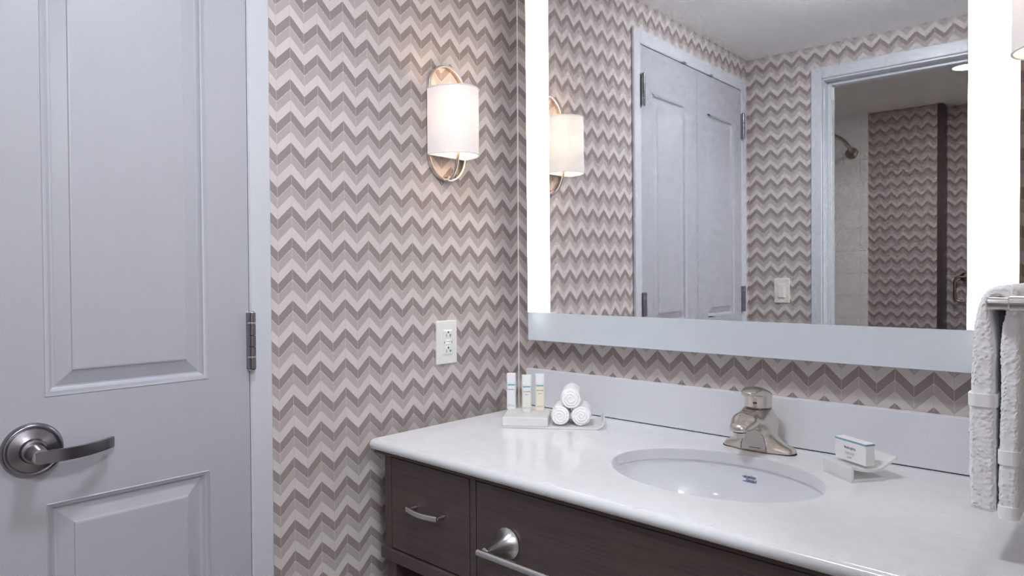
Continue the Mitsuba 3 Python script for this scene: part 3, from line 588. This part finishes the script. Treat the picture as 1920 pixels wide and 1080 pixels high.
def roll(u, n, z, r, L, label, twist):
    """A rolled washcloth: a soft cylinder of terry whose ends show the spiral of the roll."""
    NT, pitch = 144, .0068; th_ = np.linspace(0, 2 * np.pi, NT, endpoint=False) + twist
    seam = np.mod(th_ - twist - .9, 2 * np.pi) / (2 * np.pi); R = r - .0022 * (1 - seam) ** 1.0
    rings_ = []
    def end(z0, s):
        out = []
        for q in np.r_[.04, np.linspace(.08, .90, 34), .94, .97, .99]:
            rr = q * R; ph = np.mod(rr / pitch - seam, 1.0); g = np.exp(-((np.minimum(ph, 1 - ph)) / .17) ** 2)
            dome = .0062 * (1 - q ** 2.4) if q > .25 else .0060
            edge = -.0045 * max(q - .82, 0) ** 2 / .0324
            out.append(np.c_[rr * np.cos(th_), rr * np.sin(th_), z0 + s * (dome + edge - .0034 * g * (q > .1))])
        return out
    rings_ += end(0, -1) + [np.c_[R * np.cos(th_), R * np.sin(th_), np.full(NT, zz)] for zz in np.linspace(.0055, L - .0055, 34)] + end(L, 1)[::-1]
    v = np.vstack(rings_ + [[[0, 0, -.0055]], [[0, 0, L + .0055]]]); M_ = len(rings_); f = []
    for i in range(M_ - 1):
        for j in range(NT): q = (j + 1) % NT; f += [[i * NT + j, i * NT + q, (i + 1) * NT + q], [i * NT + j, (i + 1) * NT + q, (i + 1) * NT + j]]
    for j in range(NT): q = (j + 1) % NT; f += [[M_ * NT, q, j], [M_ * NT + 1, (M_ - 1) * NT + j, (M_ - 1) * NT + q]]
    m = trimesh.Trimesh(v, f, process=False); vn = m.vertex_normals
    v = v + vn * (.0016 * (meshkit.fbm(v * 420, 2, int(twist * 10)) - .5) + .0030 * (meshkit.fbm(v * 48, 2, int(twist * 7)) - .5))[:, None]
    o = T0 + TU * u + TV * n + np.array([0, 0, z]); k = thing('rolled_washcloth', label, 'washcloth', 'rolled white washcloths on the tray')
    put(k, frame(trimesh.Trimesh(v, m.faces, process=False), o, TU, (0, 0, 1), TV), 'terry', True)
zb = .0045
roll(.1405, .012, zb + .0252, .0240, .088, 'rolled white washcloth at the lower left of the three', 1.2)
roll(.1925, .016, zb + .0264, .0252, .085, 'rolled white washcloth at the lower right of the three', 3.9)
roll(.1670, .012, zb + .0690, .0258, .088, 'rolled white washcloth on top of the other two', 5.3)

# ------------------------------------------------------------------ soap and dish
DU, DV = np.array([.8080, -.5890, 0]), np.array([.5890, .8080, 0]); D0 = np.array([.9125, -.1575, ZC])
k = thing('soap_dish', 'small frosted acrylic soap dish with a curved top on the counter right of the faucet', 'soap dish')
def dish(poly): return frame(extrude(poly, .0775), D0, DV, (0, 0, 1), DU)     # profile in (away, up), drawn along the front
part(k, 'base', dish(sg.box(0, .0002, .069, .0052)), 'acrylic', False)
part(k, 'front_wall', dish(sg.box(0, .0053, .0048, .0250)), 'acrylic', False)
t_ = np.linspace(0, 1, 24); top = np.c_[.094 * t_, .0268 - .0075 * np.sin(np.pi * np.clip(t_ * 1.15, 0, 1)) + .0125 * np.clip((t_ - .62) / .38, 0, 1) ** 1.5]
part(k, 'curved_top', dish(sg.LineString(top).buffer(.0022, cap_style='flat')), 'acrylic', 40)
k = thing('soap_box', 'white boxed soap with a blue top stripe on the acrylic dish', 'soap box')
BU = np.array([.868, -.496, 0]); BV = np.array([.496, .868, 0]); B0 = np.array([.9285, -.1415, ZC + .0272]); bl, bd_, bh = .0725, .0205, .0400
def sb(m): return frame(m, B0, BU, BV, (0, 0, 1))
part(k, 'carton', sb(box(0, bl, 0, bd_, 0, bh, .0007)), 'card', False)
part(k, 'stripe', sb(cat(box(-.0002, bl + .0002, -.0002, .0, bh - .0046, bh - .0012, 0), box(bl, bl + .0002, -.0002, bd_, bh - .0046, bh - .0012, 0))), 'soap_stripe', False, label='grey blue stripe')
def sf(m, x, z): return frame(m, B0 + BU * x + np.array([0, 0, z]) - BV * .00005, BU, (0, 0, 1), -BV)
part(k, 'brand_text', sf(text('Neutrogena', .0048, .0260, depth=.0003), .0355, .0240), 'ink_blue', False)
part(k, 'small_text', sf(cat(moved(text('transparent facial bar', .0012, .0230, depth=.0003), 0, .0030, 0), text('original formula', .0012, .0210, depth=.0003)), .0350, .0125), 'ink_grey', False)
part(k, 'name_text', sf(text('SOAP', .0032, .0105, depth=.0003), .0345, .0068), 'ink_grey', False)

# ------------------------------------------------------------------ towel bar and hand towel on the right wall
k = thing('towel_bar', 'brushed steel towel bar on the right wall carrying the hand towel', 'towel bar')
YP, ZB, XB = -.4720, 1.2135, 1.2185
def rpost(y): return lathe([(0, 0), (.026, 0), (.0265, .0035), (.020, .010), (.0125, .022), (.0100, .040), (.0098, W - 1.2335), (.0090, W - 1.2325), (.0080, W - 1.2318), (.0080, W - 1.2120), (.0074, W - 1.2106), (.006, W - 1.2098), (0, W - 1.2095)], (W, y, ZB), (-1, 0, 0), 48)
part(k, 'post', rpost(YP), 'steel', 35); part(k, 'post', rpost(-.045), 'steel', 35)
part(k, 'rod', cyl((XB + .002, YP, ZB), (XB + .002, -.045, ZB), .0060, n=24), 'steel', 35)
k = thing('hand_towel', 'white terry hand towel folded over the bar at the right edge', 'towel')
YN, YE = -.4570, -.2350
# outline of the hanging towel in (x, z), seen from its end
outer_l = [(1.2178, .9470), (1.2174, .990), (1.2170, 1.040), (1.2168, 1.080), (1.2158, 1.105), (1.2155, 1.130), (1.2160, 1.155), (1.2120, 1.192), (1.2100, 1.208)]
arch_in = [(1.2125, 1.2185), (1.2180, 1.2225), (1.2240, 1.2215), (1.2275, 1.2150), (1.2270, 1.200)]
inner_r = [(1.2235, 1.185), (1.2216, 1.160), (1.2222, 1.130), (1.2228, 1.105), (1.2218, 1.060), (1.2210, 1.020), (1.2206, .980), (1.2210, .9435)]
out_r = [(1.2395, .9440), (1.2405, .980), (1.2408, 1.020), (1.2422, 1.080), (1.2428, 1.130), (1.2425, 1.170), (1.2428, 1.200), (1.2410, 1.222)]
arch_o = [(1.2350, 1.2320), (1.2270, 1.2362), (1.2180, 1.2350), (1.2090, 1.2310), (1.2020, 1.2220)]
out_l = [(1.1975, 1.205), (1.1940, 1.185), (1.1918, 1.150), (1.1912, 1.120), (1.1908, 1.100), (1.1890, 1.085), (1.1886, 1.050), (1.1892, 1.010), (1.1898, .970), (1.1912, .9490)]
loop = np.array(outer_l + arch_in + inner_r + out_r + arch_o + out_l)
poly = sg.Polygon(loop).buffer(-.0020, quad_segs=6).buffer(.0020, quad_segs=6)
NP, NY = 640, 96
ex = poly.exterior; q_ = np.array([ex.interpolate(t, normalized=True).coords[0] for t in np.linspace(0, 1, NP, endpoint=False)])
if not ex.is_ccw: q_ = q_[::-1]
for _ in range(3): q_ = (np.roll(q_, 1, 0) + 2 * q_ + np.roll(q_, -1, 0)) / 4
tg = np.roll(q_, -2, 0) - np.roll(q_, 2, 0); tg /= np.linalg.norm(tg, axis=1, keepdims=True); inn = np.c_[-tg[:, 1], tg[:, 0]]
for _ in range(8): inn = (np.roll(inn, 1, 0) + 2 * inn + np.roll(inn, -1, 0)) / 4
ya = [(.0060 * (1 - math.sin(a)), YN + .0060 * (1 - math.cos(a))) for a in np.radians(np.linspace(10, 90, 9))]
yb = [(0, y) for y in np.linspace(YN + .0060, YE - .0060, NY)[1:-1]]
yl = ya + yb + [(i_, YE - (y - YN)) for i_, y in ya[::-1]]
v = np.vstack([np.c_[q_[:, 0] + inn[:, 0] * i_, np.full(NP, y), q_[:, 1] + inn[:, 1] * i_] for i_, y in yl]); f = []
for i in range(len(yl) - 1):
    a_ = np.arange(NP) + i * NP; b_ = (np.arange(NP) + 1) % NP + i * NP
    f += np.c_[a_, b_, b_ + NP].tolist() + np.c_[a_, b_ + NP, a_ + NP].tolist()
from scipy.spatial import Delaunay
pin = sg.Polygon((q_ + inn * ya[0][0])[::1]).buffer(0); pin = max(getattr(pin, 'geoms', [pin]), key=lambda g: g.area)
bx0, bz0, bx1, bz1 = pin.bounds; gx, gz = np.meshgrid(np.arange(bx0, bx1, .0021), np.arange(bz0, bz1, .0021)); gp = np.c_[gx.ravel(), gz.ravel()] + rng.uniform(-.0004, .0004, (gx.size, 2))
gp = gp[shapely.contains_xy(pin.buffer(-.0012), gp[:, 0], gp[:, 1])]; vv = np.vstack([q_ + inn * ya[0][0], gp]); ff = Delaunay(vv).simplices
ce = vv[ff].mean(1); ff = ff[shapely.contains_xy(pin, ce[:, 0], ce[:, 1])]
def cap_(y, s):
    f_ = ff.copy(); a, b, c = (vv[f_[:, k_]] for k_ in range(3)); cr = (b - a)[:, 0] * (c - a)[:, 1] - (b - a)[:, 1] * (c - a)[:, 0]
    f_[cr < 0] = f_[cr < 0][:, ::-1]                   # counter-clockwise in (x, z) looks towards -y
    return trimesh.Trimesh(np.c_[vv[:, 0], np.full(len(vv), y), vv[:, 1]], f_ if s < 0 else f_[:, ::-1], process=False)
tow = outward(v, f)
tow = cat(tow, cap_(yl[0][1], -1), cap_(yl[-1][1], 1)); tow.merge_vertices()
pt = tow.vertices.copy(); vn = tow.vertex_normals.copy()
amp = .0012 * (meshkit.fbm(pt * 430, 2, 3) - .5) + .0014 * (meshkit.fbm(pt * 34, 2, 5) - .5) + rng.normal(0, .00042, len(pt))
put(k + '__cloth', trimesh.Trimesh(pt + vn * amp[:, None], tow.faces, process=False), 'terry', True)
def band(x0, x1, z0, z1, grow=.0020):
    """A smooth woven strip lying close around one hanging side."""
    p = poly.intersection(sg.box(x0, z0, x1, z1)); zc_ = np.linspace(z0, z1, 5); xs = []
    a, b = p.bounds[0] - grow, p.bounds[2] + grow; sec = []
    for xx, yy_, c in ((a, YN - .0022, 1), (b, YN - .0022, 1), (b, YE, 0), (a, YE, 0)): sec.append((xx, yy_, c))
    q = sg.Polygon([(xx, yy_) for xx, yy_, _ in sec]).buffer(-.010).buffer(.010, quad_segs=8)
    return moved(extrude(q, z1 - z0), 0, 0, z0)
part(k, 'woven_band', band(1.170, 1.2192, 1.0815, 1.0975), 'hem', 40, label='flat woven band')
part(k, 'woven_band', band(1.2196, 1.27, 1.0110, 1.0285), 'hem', 40, label='flat woven band')
part(k, 'hem_edge', band(1.2196, 1.27, .9428, .9585), 'hem', 40, label='flat hem')
